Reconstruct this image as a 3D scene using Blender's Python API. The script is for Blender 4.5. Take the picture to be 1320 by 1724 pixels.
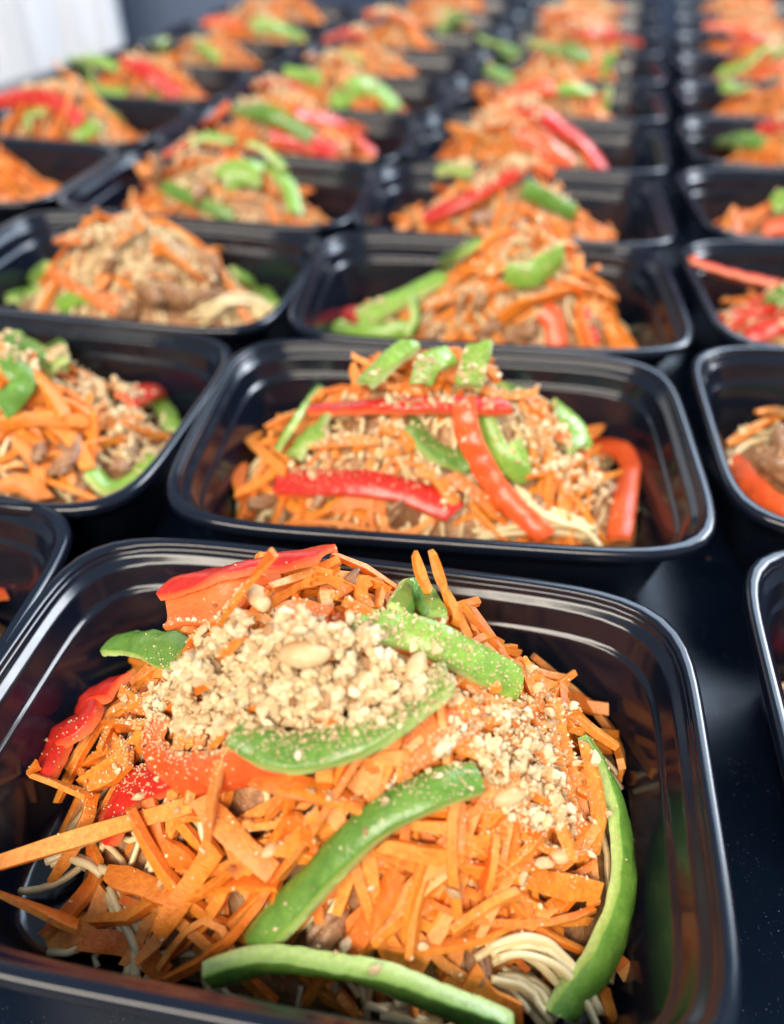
import bpy, bmesh, math, random
import numpy as np
from mathutils import Vector, Matrix
from mathutils.bvhtree import BVHTree

for o in list(bpy.data.objects):
    bpy.data.objects.remove(o)
S = bpy.context.scene
COL = S.collection
R = math.radians
rng = np.random.default_rng(7)

# ------------------------------------------------------------------ camera
ZR = 0.0525                       # rim height of every container above the countertop (z = 0)
CAMZ = 0.20017 + ZR
FPX, PITCH, ROLL = 1361.45, R(39.72), R(0.439)
FW = np.array([0, math.cos(PITCH), -math.sin(PITCH)])
UP0 = np.array([0, math.sin(PITCH), math.cos(PITCH)])
RT0 = np.array([1.0, 0, 0])
RT = math.cos(ROLL) * RT0 + math.sin(ROLL) * UP0
UP = -math.sin(ROLL) * RT0 + math.cos(ROLL) * UP0
cam = bpy.data.cameras.new('camera')
cam.sensor_fit = 'VERTICAL'
cam.sensor_height = 24.0
cam.lens = FPX / 1724 * 24.0
cam.clip_start = 0.01
cam.clip_end = 60
cam.dof.use_dof = True
cam.dof.focus_distance = 0.250
cam.dof.aperture_fstop = cam.lens * 0.001 / 0.0060
camo = bpy.data.objects.new('camera', cam)
COL.objects.link(camo)
M = Matrix.Identity(4)
for i in range(3):
    M[i][0], M[i][1], M[i][2] = RT[i], UP[i], -FW[i]
M[2][3] = CAMZ
camo.matrix_world = M
# f-number: aperture diameter is lens / fstop, and Blender scales lens in mm against metres
S.camera = camo

# ------------------------------------------------------------------ light
W = bpy.data.worlds.new('World')
S.world = W
W.use_nodes = True
bg = W.node_tree.nodes['Background']
bg.inputs[0].default_value = (0.62, 0.78, 1.0, 1)
bg.inputs[1].default_value = 0.45


def area(name, loc, target, sx, sy, power, col):
    l = bpy.data.lights.new(name, 'AREA')
    l.shape = 'RECTANGLE'
    l.size, l.size_y, l.energy, l.color = sx, sy, power, col
    o = bpy.data.objects.new(name, l)
    COL.objects.link(o)
    o.location = loc
    o.rotation_euler = (Vector(target) - Vector(loc)).to_track_quat('-Z', 'Y').to_euler()
    return o


area('window_light', (1.25, 1.66, 1.72), (0.1, 0.3, 0.05), 1.8, 1.5, 58, (0.64, 0.80, 1.0))
area('window_pane_light', (1.52, 1.14, 1.26), (-0.05, 0.22, 0.05), 0.85, 0.70, 29, (0.95, 0.97, 1.0))
area('warm_fill_light', (-0.7, -1.9, 2.05), (0.0, 0.3, 0.0), 3.0, 1.1, 165, (1.0, 0.88, 0.73))  # added warm fill behind the camera, kept out of the rim reflections
area('curtain_fill_light', (-1.2, 1.9, 1.2), (-1.25, 2.75, 0.0), 1.2, 0.8, 15, (0.88, 0.96, 1.0))  # added lamp that brightens the curtain from its front side

S.view_settings.view_transform = 'Standard'
S.view_settings.look = 'None'
S.view_settings.exposure = 0.08
S.view_settings.gamma = 1.0
S.view_settings.use_curve_mapping = False
S.render.engine = 'CYCLES'
S.cycles.use_denoising = True
S.cycles.max_bounces = 6
S.cycles.diffuse_bounces = 3
S.cycles.use_adaptive_sampling = True
S.cycles.adaptive_threshold = 0.02
S.cycles.sample_clamp_indirect = 6.0


# ------------------------------------------------------------------ materials
class Mat:
    def __init__(s, name):
        s.m = bpy.data.materials.new(name)
        s.m.use_nodes = True
        s.n = s.m.node_tree.nodes
        s.l = s.m.node_tree.links
        s.b = s.n['Principled BSDF']

    def new(s, t, **kw):
        n = s.n.new(t)
        for k, v in kw.items():
            setattr(n, k, v)
        return n

    def set(s, **kw):
        for k, v in kw.items():
            s.b.inputs[k.replace('_', ' ')].default_value = v
        return s

    def noise(s, scale, detail=4, rough=0.6, coord='Object'):
        t = s.new('ShaderNodeTexCoord')
        n = s.new('ShaderNodeTexNoise')
        n.inputs['Scale'].default_value = scale
        n.inputs['Detail'].default_value = detail
        n.inputs['Roughness'].default_value = rough
        s.l.new(t.outputs[coord], n.inputs['Vector'])
        return n.outputs[0]

    def ramp(s, fac, *stops):
        r = s.new('ShaderNodeValToRGB')
        e = r.color_ramp.elements
        while len(e) < len(stops):
            e.new(0.5)
        for i, (p, c) in enumerate(stops):
            e[i].position = p
            e[i].color = (*c, 1) if len(c) == 3 else c
        s.l.new(fac, r.inputs[0])
        return r.outputs[0]

    def mix(s, fac, a, b, mode='MIX'):
        m = s.new('ShaderNodeMix', data_type='RGBA', blend_type=mode)
        for inp, v in ((m.inputs[0], fac), (m.inputs[6], a), (m.inputs[7], b)):
            if hasattr(v, 'is_output'):
                s.l.new(v, inp)
            elif isinstance(v, (int, float)):
                inp.default_value = v
            else:
                inp.default_value = (*v, 1)
        return m.outputs[2]

    def bump(s, h, strength, dist):
        b = s.new('ShaderNodeBump')
        b.inputs['Strength'].default_value = strength
        b.inputs['Distance'].default_value = dist
        s.l.new(h, b.inputs['Height'])
        s.l.new(b.outputs[0], s.b.inputs['Normal'])
        return s

    def island(s):
        return s.new('ShaderNodeNewGeometry').outputs['Random Per Island']

    def color(s, out):
        s.l.new(out, s.b.inputs['Base Color'])
        return s


def m_plastic():
    p = Mat('black_plastic').set(Base_Color=(0.004, 0.0065, 0.014, 1), Roughness=0.14, IOR=1.52)
    n = p.noise(90, 5)
    r = p.ramp(n, (0.3, (0.10,) * 3), (0.7, (0.22,) * 3))
    p.l.new(r, p.b.inputs['Roughness'])
    n2 = p.noise(140, 3)
    return p.bump(n2, 0.05, 0.0006).m


def m_carrot():
    p = Mat('carrot').set(Roughness=0.33, Subsurface_Weight=0.30, Subsurface_Scale=0.003,
                          Subsurface_Radius=(1.0, 0.35, 0.1), Coat_Weight=0.12, Coat_Roughness=0.2)
    c = p.ramp(p.island(), (0.0, (0.74, 0.150, 0.012)), (0.3, (0.84, 0.225, 0.018)), (0.65, (0.90, 0.290, 0.030)), (0.88, (0.90, 0.33, 0.060)), (1.0, (0.92, 0.42, 0.13)))
    n = p.noise(420, 4)
    v = p.ramp(n, (0.3, (0.80, 0.70, 0.6)), (0.7, (1.08, 1.18, 1.5)))
    p.color(p.mix(1.0, c, v, 'MULTIPLY'))
    n2 = p.noise(1100, 4)
    return p.bump(n2, 0.6, 0.0008).m


def m_pepper(name, skin, mid, flesh, dark):
    p = Mat(name).set(Subsurface_Weight=0.15, Subsurface_Scale=0.003, Coat_Weight=0.14, Coat_Roughness=0.12)
    p.b.inputs['Subsurface Radius'].default_value = (0.6, 0.6, 0.2)
    a = p.new('ShaderNodeAttribute', attribute_name='skin')
    n = p.noise(160, 4)
    nn = p.ramp(n, (0.3, (0.0,) * 3), (0.7, (1.0,) * 3))
    sk = p.mix(nn, skin, dark)
    fac = p.ramp(a.outputs['Fac'], (0.0, flesh), (0.25, flesh), (0.5, mid), (1.0, mid))
    m2 = p.ramp(a.outputs['Fac'], (0.55, (0,) * 3), (0.92, (1,) * 3))
    n3 = p.noise(700, 3)
    v = p.ramp(n3, (0.3, (0.86,) * 3), (0.7, (1.1,) * 3))
    c = p.mix(m2, fac, sk)
    p.color(p.mix(1.0, c, v, 'MULTIPLY'))
    rr = p.ramp(a.outputs['Fac'], (0.3, (0.42,) * 3), (0.9, (0.27,) * 3))
    p.l.new(rr, p.b.inputs['Roughness'])
    n2 = p.noise(650, 2)
    return p.bump(n2, 0.3, 0.0008).m


def m_peanut():
    p = Mat('peanut').set(Roughness=0.6)
    c = p.ramp(p.island(), (0.0, (0.40, 0.20, 0.08)), (0.10, (0.66, 0.43, 0.21)), (0.5, (0.79, 0.59, 0.335)), (0.85, (0.81, 0.63, 0.37)), (1.0, (0.86, 0.73, 0.49)))
    n = p.noise(800, 4)
    v = p.ramp(n, (0.3, (0.82,) * 3), (0.7, (1.08,) * 3))
    p.color(p.mix(1.0, c, v, 'MULTIPLY'))
    n2 = p.noise(1600, 4)
    return p.bump(n2, 0.5, 0.0005).m


def m_noodle():
    p = Mat('noodle').set(Roughness=0.32, Coat_Weight=0.2, Coat_Roughness=0.2)
    c = p.ramp(p.island(), (0.0, (0.62, 0.44, 0.20)), (0.5, (0.76, 0.59, 0.31)), (1.0, (0.84, 0.70, 0.42)))
    p.color(c)
    return p.bump(p.noise(700, 3), 0.2, 0.0005).m


def m_meat():
    p = Mat('cooked_meat').set(Roughness=0.42, Coat_Weight=0.2, Coat_Roughness=0.25)
    n = p.noise(210, 6, 0.65)
    p.color(p.ramp(n, (0.25, (0.15, 0.058, 0.024)), (0.5, (0.33, 0.16, 0.075)), (0.75, (0.50, 0.31, 0.17))))
    return p.bump(p.noise(480, 5), 0.7, 0.001).m


def m_bed():
    p = Mat('salad_bed').set(Roughness=0.45, Coat_Weight=0.15)
    n = p.noise(190, 5, 0.65)
    p.color(p.ramp(n, (0.3, (0.22, 0.10, 0.045)), (0.5, (0.42, 0.20, 0.08)), (0.72, (0.52, 0.34, 0.17))))
    return p.bump(p.noise(350, 5), 0.9, 0.0015).m


def m_granite():
    p = Mat('black_granite').set(Roughness=0.26, IOR=1.5)
    t = p.new('ShaderNodeTexCoord')
    v = p.new('ShaderNodeTexVoronoi', feature='F1')
    v.inputs['Scale'].default_value = 900
    v.inputs['Randomness'].default_value = 1
    p.l.new(t.outputs['Object'], v.inputs['Vector'])
    sp = p.ramp(v.outputs['Distance'], (0.10, (1,) * 3), (0.26, (0,) * 3))
    n = p.noise(60, 4)
    gate = p.ramp(n, (0.42, (0,) * 3), (0.68, (1,) * 3))
    sepc = p.new('ShaderNodeSeparateColor')
    p.l.new(v.outputs['Color'], sepc.inputs[0])
    pick = p.ramp(sepc.outputs[0], (0.55, (0,) * 3), (0.95, (1,) * 3))
    f = p.mix(1.0, p.mix(1.0, sp, gate, 'MULTIPLY'), pick, 'MULTIPLY')
    p.color(p.mix(f, (0.003, 0.008, 0.021), (0.20, 0.23, 0.26)))
    p.l.new(p.ramp(p.noise(25, 5), (0.3, (0.20,) * 3), (0.7, (0.36,) * 3)), p.b.inputs['Roughness'])
    return p.m


def m_cloth(name, col):
    p = Mat(name).set(Roughness=0.85)
    p.color(p.ramp(p.noise(8, 4), (0.3, tuple(c * 0.94 for c in col)), (0.7, col)))
    return p.bump(p.noise(600, 2), 0.1, 0.001).m


PLASTIC = m_plastic()
CARROT = m_carrot()
GREEN = m_pepper('green_pepper', (0.095, 0.215, 0.028), (0.27, 0.43, 0.070), (0.46, 0.60, 0.20), (0.165, 0.31, 0.045))
LIME = m_pepper('light_green_pepper', (0.19, 0.36, 0.05), (0.36, 0.53, 0.12), (0.54, 0.66, 0.28), (0.28, 0.46, 0.07))
RED = m_pepper('red_pepper', (0.54, 0.018, 0.012), (0.72, 0.060, 0.022), (0.80, 0.17, 0.055), (0.64, 0.035, 0.016))
ORANGE = m_pepper('orange_red_pepper', (0.72, 0.085, 0.020), (0.79, 0.13, 0.030), (0.83, 0.19, 0.045), (0.79, 0.135, 0.030))
PEANUT = m_peanut()


def m_nut():
    p = Mat('peanut_half').set(Roughness=0.42)
    p.color(p.ramp(p.noise(170, 5), (0.3, (0.56, 0.34, 0.15)), (0.55, (0.70, 0.47, 0.24)), (0.75, (0.77, 0.57, 0.33))))
    return p.bump(p.noise(500, 5), 0.5, 0.0007).m


NUT = m_nut()
NOODLE = m_noodle()
MEAT = m_meat()
BED = m_bed()
GRANITE = m_granite()


# ------------------------------------------------------------------ helpers
def tag(o, label=None, cat=None, group=None, kind=None):
    if label: o['label'] = label
    if cat: o['category'] = cat
    if group: o['group'] = group
    if kind: o['kind'] = kind
    return o


def mesh_obj(name, V, F, mat, parent=None, origin=None, smooth=True, attr=None, sharp=0):
    V = np.asarray(V, dtype=float)
    off = np.zeros(3) if origin is None else np.asarray(origin, float)
    me = bpy.data.meshes.new(name)
    me.from_pydata((V - off).tolist(), [], F)
    me.materials.append(mat)
    if smooth:
        me.polygons.foreach_set('use_smooth', [True] * len(me.polygons))
    if sharp:
        me.set_sharp_from_angle(angle=R(sharp))
    if attr is not None:
        a = me.attributes.new('skin', 'FLOAT', 'POINT')
        a.data.foreach_set('value', np.asarray(attr, dtype=np.float32))
    me.update()
    o = bpy.data.objects.new(name, me)
    COL.objects.link(o)
    if parent is not None:
        o.parent = parent
    else:
        o.location = off
    return o


def empty(name, loc, rz=0):
    o = bpy.data.objects.new(name, None)
    COL.objects.link(o)
    o.location = loc
    o.rotation_euler = (0, 0, rz)
    o.empty_display_size = 0.02
    return o


def cat_meshes(parts):
    V, F, n = [], [], 0
    for v, f in parts:
        V.append(v)
        F += [[i + n for i in q] for q in f]
        n += len(v)
    return np.concatenate(V), F


def tri_obj(name, parts, mat, parent, base):
    """many small triangle meshes joined into one object"""
    V = np.concatenate([v for v, f in parts]) - base
    n, F = 0, []
    for v, f in parts:
        F.append(f + n)
        n += len(v)
    F = np.concatenate(F).astype(np.int32)
    me = bpy.data.meshes.new(name)
    me.vertices.add(len(V))
    me.vertices.foreach_set('co', V.astype(np.float32).ravel())
    me.loops.add(F.size)
    me.loops.foreach_set('vertex_index', F.ravel())
    me.polygons.add(len(F))
    me.polygons.foreach_set('loop_start', np.arange(0, F.size, 3, dtype=np.int32))
    me.materials.append(mat)
    me.update(calc_edges=True)
    me.shade_flat()
    o = bpy.data.objects.new(name, me)
    COL.objects.link(o)
    o.parent = parent
    o['kind'] = 'stuff'
    return o


def catmull(P, n):
    P = np.asarray(P, float)
    if len(P) == 2:
        return P[0] + (P[1] - P[0]) * np.linspace(0, 1, n)[:, None]
    Q = np.vstack([2 * P[0] - P[1], P, 2 * P[-1] - P[-2]])
    d = np.r_[0, np.cumsum(np.linalg.norm(np.diff(P, axis=0), axis=1))]
    out = []
    for s in np.linspace(0, d[-1], n):
        i = min(max(np.searchsorted(d, s, 'right') - 1, 0), len(P) - 2)
        t = (s - d[i]) / max(d[i + 1] - d[i], 1e-9)
        a, b, c, e = Q[i], Q[i + 1], Q[i + 2], Q[i + 3]
        out.append(0.5 * (2 * b + (c - a) * t + (2 * a - 5 * b + 4 * c - e) * t * t + (3 * b - a - 3 * c + e) * t ** 3))
    return np.array(out)


def unit(v):
    return v / np.maximum(np.linalg.norm(v, axis=-1, keepdims=True), 1e-12)


def sweep(P, N, sec, wid, thk):
    """sweep a closed section (u across, v along the normal) down a path"""
    P = np.asarray(P)
    T = unit(np.gradient(P, axis=0))
    N = np.asarray(N, float)
    N = unit(N - (N * T).sum(1, keepdims=True) * T)
    B = np.cross(T, N)
    n, k = len(P), len(sec)
    V = (P[:, None] + B[:, None] * (sec[None, :, 0:1] * wid[:, None, None]) + N[:, None] * (sec[None, :, 1:2] * thk[:, None, None])).reshape(-1, 3)
    F = []
    for i in range(n - 1):
        for j in range(k):
            a, b = i * k + j, i * k + (j + 1) % k
            F.append([a, b, b + k, a + k])
    F.append(list(range(k))[::-1])
    F.append([(n - 1) * k + j for j in range(k)])
    return V, F


def rot_about(N, T, ang):
    c, s = math.cos(ang), math.sin(ang)
    return N * c + np.cross(T, N) * s + T * ((T * N).sum(1, keepdims=True)) * (1 - c)


# ------------------------------------------------------------------ container geometry
AX, BY, NX = 0.111, 0.0771, 5.97


def ring(o, n=112):
    t = np.linspace(0, 2 * math.pi, n, endpoint=False)
    # even spread on the rounded corners
    c, s = np.cos(t), np.sin(t)
    a, b = AX - o, BY - o
    r = (np.abs(c / a) ** NX + np.abs(s / b) ** NX) ** (-1 / NX)
    return np.stack([c * r, s * r], 1)


def profile_mesh(prof, n=112, closed=False, cap=False):
    V, F = [], []
    t = ring(0.0, n)
    for o, z in prof:
        q = ring(o, n)
        V.append(np.c_[q, np.full(n, z + ZR)])
    m = len(prof)
    for i in range(m - 1 + (1 if closed else 0)):
        for j in range(n):
            a, b = i * n + j, i * n + (j + 1) % n
            c, d = ((i + 1) % m) * n + (j + 1) % n, ((i + 1) % m) * n + j
            F.append([a, b, c, d])
    V = np.concatenate(V)
    if cap:
        F.append([(m - 1) * n + j for j in range(n)])
    return V, F


RIM = [(0.0040, -0.0046), (0.0008, -0.0049), (0.0002, -0.0045), (0.0, -0.0038), (0.0, -0.0020), (0.0004, -0.0010),
       (0.0010, -0.0003), (0.0018, 0.0), (0.0034, 0.0), (0.0041, -0.0003), (0.0045, -0.0009), (0.0047, -0.0018), (0.0042, -0.0044)]
BODY = [(0.0046, -0.0015), (0.0051, -0.0034), (0.0053, -0.0040), (0.0057, -0.0045), (0.0061, -0.0049), (0.0074, -0.0060), (0.0079, -0.0065), (0.0082, -0.0071), (0.0084, -0.0079),
        (0.0098, -0.0140), (0.0101, -0.0146), (0.0104, -0.0150), (0.0111, -0.0156), (0.0115, -0.0160), (0.0118, -0.0170),
        (0.0180, -0.0440), (0.0187, -0.0468), (0.0200, -0.0488), (0.0225, -0.0499), (0.0260, -0.0503), (0.0277, -0.0510), (0.029, -0.0512), (0.060, -0.0510)]
BODY_OUT = [(0.060, -0.0522), (0.024, -0.0522), (0.0190, -0.0505), (0.0171, -0.0470), (0.0110, -0.0172), (0.0106, -0.0164), (0.0090, -0.0154),
            (0.0076, -0.0084), (0.0069, -0.0074), (0.0046, -0.0060), (0.0040, -0.0020)]


def build_container_meshes():
    V, F = profile_mesh(RIM, closed=True)
    rim = bpy.data.meshes.new('rim')
    rim.from_pydata(V.tolist(), [], F)
    prof = BODY + BODY_OUT
    V, F = profile_mesh(prof, closed=True)
    n = 112
    m = len(BODY)
    F.append([(m - 1) * n + j for j in range(n)])
    F.append([m * n + j for j in range(n)][::-1])
    # the ring of quads joining the two caps is replaced by the caps themselves
    body = bpy.data.meshes.new('tray_body')
    body.from_pydata(V.tolist(), [], F)
    for me in (rim, body):
        bm = bmesh.new()
        bm.from_mesh(me)
        bmesh.ops.recalc_face_normals(bm, faces=bm.faces)
        bm.to_mesh(me)
        bm.free()
        me.materials.append(PLASTIC)
        me.polygons.foreach_set('use_smooth', [True] * len(me.polygons))
        me.update()
    return body, rim


BODY_ME, RIM_ME = build_container_meshes()


def wall_off(z):           # inner wall offset from the outer rim at height z (relative to the rim)
    return np.interp(z, [-0.0505, -0.049, -0.044, -0.016, -0.0149, -0.007, 0.0, 0.003], [0.0240, 0.0206, 0.0182, 0.0136, 0.0112, 0.0096, 0.0050, 0.004])


def clamp_in(L, margin=0.001):
    """keep local points (x, y, z rel. rim) inside the tray"""
    L = np.array(L, float)
    L[:, 2] = np.maximum(L[:, 2], -0.0495 + margin)
    low = L[:, 2] < 0.004
    a = AX - wall_off(L[:, 2]) - margin
    b = BY - wall_off(L[:, 2]) - margin
    m = (np.abs(L[:, 0] / a) ** NX + np.abs(L[:, 1] / b) ** NX) ** (1 / NX)
    s = np.where(low & (m > 1), 1 / m, 1.0)
    L[:, 0] *= s
    L[:, 1] *= s
    return L


class Tray:
    def __init__(s, key, x, y, deg, phrase, look):
        s.key, s.c, s.th, s.phrase, s.look = key, np.array([x, y]), R(deg), phrase, look
        s.ct, s.st = math.cos(s.th), math.sin(s.th)
        s.bumps = []
        s.parts = []
        s.strips = []

    def to_local(s, P):
        P = np.atleast_2d(P)
        d = P[:, :2] - s.c
        return np.c_[d[:, 0] * s.ct + d[:, 1] * s.st, -d[:, 0] * s.st + d[:, 1] * s.ct, P[:, 2] - ZR]

    def to_world(s, L):
        L = np.atleast_2d(L)
        return np.c_[s.c[0] + L[:, 0] * s.ct - L[:, 1] * s.st, s.c[1] + L[:, 0] * s.st + L[:, 1] * s.ct, L[:, 2] + ZR]

    def h(s, x, y):           # heap height, relative to the rim
        z = np.full(np.shape(x), -0.0495)
        e = np.zeros(np.shape(x))
        for (bx, by, bz, sx, sy, pw) in s.bumps:
            q = ((x - bx) / sx) ** 2 + ((y - by) / sy) ** 2
            e = e + (bz + 0.0495) * np.exp(-q ** pw)
        k = sum(ord(c) * (i + 3) for i, c in enumerate(s.key)) * 1.7
        lum = np.sin(x * 230 + y * 90 + k) * np.sin(y * 260 - x * 70 + k * 2) + .6 * np.sin(x * 390 - y * 210 + k * 3) * np.sin(y * 410 + x * 150 + k)
        return z + e * (1 + 0.055 * lum)

    def normal(s, x, y):
        d = 0.004
        gx = (s.h(x + d, y) - s.h(x - d, y)) / (2 * d)
        gy = (s.h(x, y + d) - s.h(x, y - d)) / (2 * d)
        return unit(np.stack([-gx, -gy, np.ones_like(gx)], -1))

    def pick(s, p, dz):
        if len(p) == 4:            # (px, py, _, y): a point of a known depth in the tray
            d = FW + (p[0] - 660) / FPX * RT - (p[1] - 862) / FPX * UP
            o = np.array([0, 0, CAMZ])
            a, b = s.to_local(o)[0], s.to_local(o + d)[0]
            return a + (b - a) * (p[3] - a[1]) / (b[1] - a[1])
        return s.hit(p[0], p[1], p[2] if len(p) > 2 else dz)

    def hit(s, px, py, dz=0.004):
        """where the heap, raised by dz, lies along the direction of a point of the photograph"""
        d = FW + (px - 660) / FPX * RT - (py - 862) / FPX * UP
        y0, y1 = s.c[1] - 0.10, s.c[1] + 0.11
        t = np.linspace(max(y0, 0.02) / d[1], y1 / d[1], 600)
        P = np.array([0, 0, CAMZ]) + t[:, None] * d
        L = s.to_local(P)
        g = L[:, 2] - (s.h(L[:, 0], L[:, 1]) + dz)
        i = np.argmax(g < 0) if (g < 0).any() else int(np.argmin(np.abs(g)))
        return L[i]


def world_n(tr, n):
    return np.c_[n[:, 0] * tr.ct - n[:, 1] * tr.st, n[:, 0] * tr.st + n[:, 1] * tr.ct, n[:, 2]]


# ------------------------------------------------------------------ food builders
RECT = np.array([(-1, -.9), (-.94, -1), (.94, -1), (1, -.9), (1, .9), (.94, 1), (-.94, 1), (-1, .9)]) * 0.5
PSEC = np.array([(-.5, -.44), (-.48, -.50), (-.25, -.45), (0, -.40), (.25, -.45), (.48, -.50), (.5, -.44), (.50, .0), (.5, .40),
                 (.49, .47), (.45, .50), (.2, .51), (0, .515), (-.2, .51), (-.45, .50), (-.49, .47), (-.5, .40), (-.50, .0)])
PSKIN = np.array([.12, .05, 0, 0, 0, .05, .12, .3, .5, .95, 1, 1, 1, 1, 1, .95, .5, .3])
OCT = np.array([(math.cos(a), math.sin(a)) for a in np.linspace(0, 2 * math.pi, 7)[:-1]]) * 0.5


def shred(tr, L, w, t, twist):
    """a carrot shred along local points L (z rel. rim)"""
    n = max(6, min(14, len(L)))
    P = catmull(L, n)
    P = clamp_in(P, 0.0015)
    N = tr.normal(P[:, 0], P[:, 1])
    T = unit(np.gradient(P, axis=0))
    N = unit(N - (N * T).sum(1, keepdims=True) * T)
    k = np.linspace(0, 1, n)
    roll0 = rng.normal(0, .9)
    N = unit(np.array([rot_about(N[i:i + 1], T[i:i + 1], roll0)[0] for i in range(n)]))
    N = np.array([rot_about(N[i:i + 1], T[i:i + 1], twist * (k[i] - .3))[0] for i in range(n)])
    tap = 1 - 0.5 * np.clip((k - 0.8) / 0.2, 0, 1) * rng.random() - 0.5 * np.clip((0.2 - k) / 0.2, 0, 1) * rng.random()
    wid = w * tap * (1 + 0.08 * np.sin(k * 9 + rng.random() * 6))
    V, F = sweep(P, N, RECT, wid, np.full(n, t) * (0.6 + 0.4 * tap))
    sk = RECT[:, 0] * 0
    # slant the cut ends
    m = len(RECT)
    sl = (rng.random(2) - .5) * 1.1
    B = RECT[:, 0] * w
    V[:m] += T[0] * (B * sl[0])[:, None]
    V[-m:] += T[-1] * (B * sl[1])[:, None]
    return tr.to_world(V), F


def random_shred(tr, x, y, lift, length=None, w=None):
    ln = length or rng.uniform(0.024, 0.056)
    a = rng.uniform(0, math.pi)
    if rng.random() < 0.35:
        a = rng.normal(0.9, 0.5)
    k = np.linspace(-.5, .5, 7)
    bend = rng.normal(0, 0.24)
    u = k * ln
    v = bend * ln * (k * k * 4 - .33)
    X = x + u * math.cos(a) - v * math.sin(a)
    Y = y + u * math.sin(a) + v * math.cos(a)
    Z = tr.h(X, Y)
    zt = tr.h(np.array([x]), np.array([y]))[0]
    n = tr.normal(np.array([x]), np.array([y]))[0]
    tang = zt - (n[0] * (X - x) + n[1] * (Y - y)) / n[2]
    tang = np.minimum(tang, Z + 0.012)
    Z = 0.5 * Z + 0.5 * tang + lift + rng.normal(0, 0.20) * u + rng.normal(0, .10) * ln * (k * k * 4 - .33)
    L = np.c_[X, Y, np.maximum(Z, -0.048)]
    if np.abs(clamp_in(L, .003) - L).max() > 0.003:
        return None
    return shred(tr, L, w or rng.uniform(0.0023, 0.0046), rng.uniform(0.0018, 0.0028), rng.normal(0, 0.8))


def pepper(tr, name, pts, w, t, roll, mat, dz=0.008, cup=0.12, endw=(0.86, 0.82), bumpy=0.05):
    """a strip of bell pepper laid on the heap; skin = 1 on the outer side, 0 on the flesh"""
    L = np.array([tr.pick(p, dz) for p in pts])
    n = 40
    P = catmull(L, n)
    N = tr.normal(P[:, 0], P[:, 1])
    N = unit(np.array([np.convolve(np.pad(N[:, i], 6, 'edge'), np.ones(13) / 13, 'valid') for i in range(3)]).T)
    T = unit(np.gradient(P, axis=0))
    N = unit(N - (N * T).sum(1, keepdims=True) * T)
    N = rot_about(N, T, R(roll))
    P = clamp_in(P, min(w, t) * 0.5)
    k = np.linspace(0, 1, n)
    e = np.clip(np.minimum(k / 0.06, (1 - k) / 0.06), 0, 1)
    ew = np.where(k < .5, endw[0], endw[1])
    wid = w * (ew + (1 - ew) * np.sqrt(e)) * (1 + bumpy * np.sin(k * rng.uniform(5, 9) + rng.random() * 6) + bumpy * .5 * np.sin(k * 21 + rng.random() * 6))
    thk = t * (0.9 + 0.1 * np.sqrt(e)) * (1 + bumpy * np.sin(k * 8 + rng.random() * 6))
    sec = PSEC.copy()
    V, F = sweep(P, N, sec, wid, thk)
    m = len(sec)
    Bn = unit(np.cross(T, N))
    for i in range(n):
        V[i * m:(i + 1) * m] -= N[i] * (cup * w * (sec[:, 0] * 2) ** 2)[:, None]
    V += (lump_noise(V, .00022, 330, int(rng.integers(1e6))))[:, None] * np.repeat(N, m, 0)
    sl = (rng.random(2) - .5) * 1.1
    V[:m] += T[0] * (sec[:, 0] * w * sl[0])[:, None]
    V[-m:] += T[-1] * (sec[:, 0] * w * sl[1])[:, None]
    # separate end caps so the cut end shows flesh
    V = np.vstack([V, V[:m], V[-m:]])
    F[-2] = [n * m + j for j in range(m)][::-1]
    F[-1] = [(n + 1) * m + j for j in range(m)]
    sk = np.concatenate([np.tile(PSKIN, n), PSKIN * .5, PSKIN * .5])
    Wv = tr.to_world(V)
    tr.parts.append((Wv, F))
    o = mesh_obj(name, Wv, F, mat, origin=Wv.mean(0), attr=sk, sharp=48)
    me = o.data
    me.polygons[len(F) - 1].use_smooth = False
    me.polygons[len(F) - 2].use_smooth = False
    return o


def ico(sub):
    bm = bmesh.new()
    bmesh.ops.create_icosphere(bm, subdivisions=sub, radius=1.0)
    V = np.array([v.co[:] for v in bm.verts])
    F = [[v.index for v in f.verts] for f in bm.faces]
    bm.free()
    return V, F


ICO1, ICO2, ICO3, ICO4 = ico(1), ico(2), ico(3), ico(4)


def rand_rot(flat=1.0):
    q = unit(rng.normal(size=(1, 4)))[0]
    w, x, y, z = q
    return np.array([[1 - 2 * (y * y + z * z), 2 * (x * y - z * w), 2 * (x * z + y * w)],
                     [2 * (x * y + z * w), 1 - 2 * (x * x + z * z), 2 * (y * z - x * w)],
                     [2 * (x * z - y * w), 2 * (y * z + x * w), 1 - 2 * (x * x + y * y)]])


def lump_noise(V, amp, freq, seed):
    r = np.random.default_rng(seed)
    out = np.zeros(len(V))
    for i in range(5):
        k = r.normal(size=3) * freq * (1.5 ** i)
        out += np.sin(V @ k + r.random() * 6.3) * amp / (1.4 ** i)
    return out


CRUMBS = []
for i in range(14):
    V, F = ICO1 if i < 8 else ICO2
    s = np.array([1.15, rng.uniform(.55, 1), rng.uniform(.35, .8)])
    v = V * s
    v = v * (1 + lump_noise(V, .14, 1.7, 100 + i))[:, None]
    # chip a flat facet or two
    for _ in range(7):
        d = unit(rng.normal(size=3))
        c = rng.uniform(.22, .55)
        p = v @ d
        v = v - np.outer(np.maximum(p - c, 0), d)
    CRUMBS.append((v, np.array(F)))
DUST_V = np.array([(1, 0, 0), (-1, 0, 0), (0, 1, 0), (0, -1, 0), (0, 0, 1), (0, 0, -1)], float)
DUST_F = [[0, 2, 4], [2, 1, 4], [1, 3, 4], [3, 0, 4], [2, 0, 5], [1, 2, 5], [3, 1, 5], [0, 3, 5]]
DUST_F = np.array(DUST_F)


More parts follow.
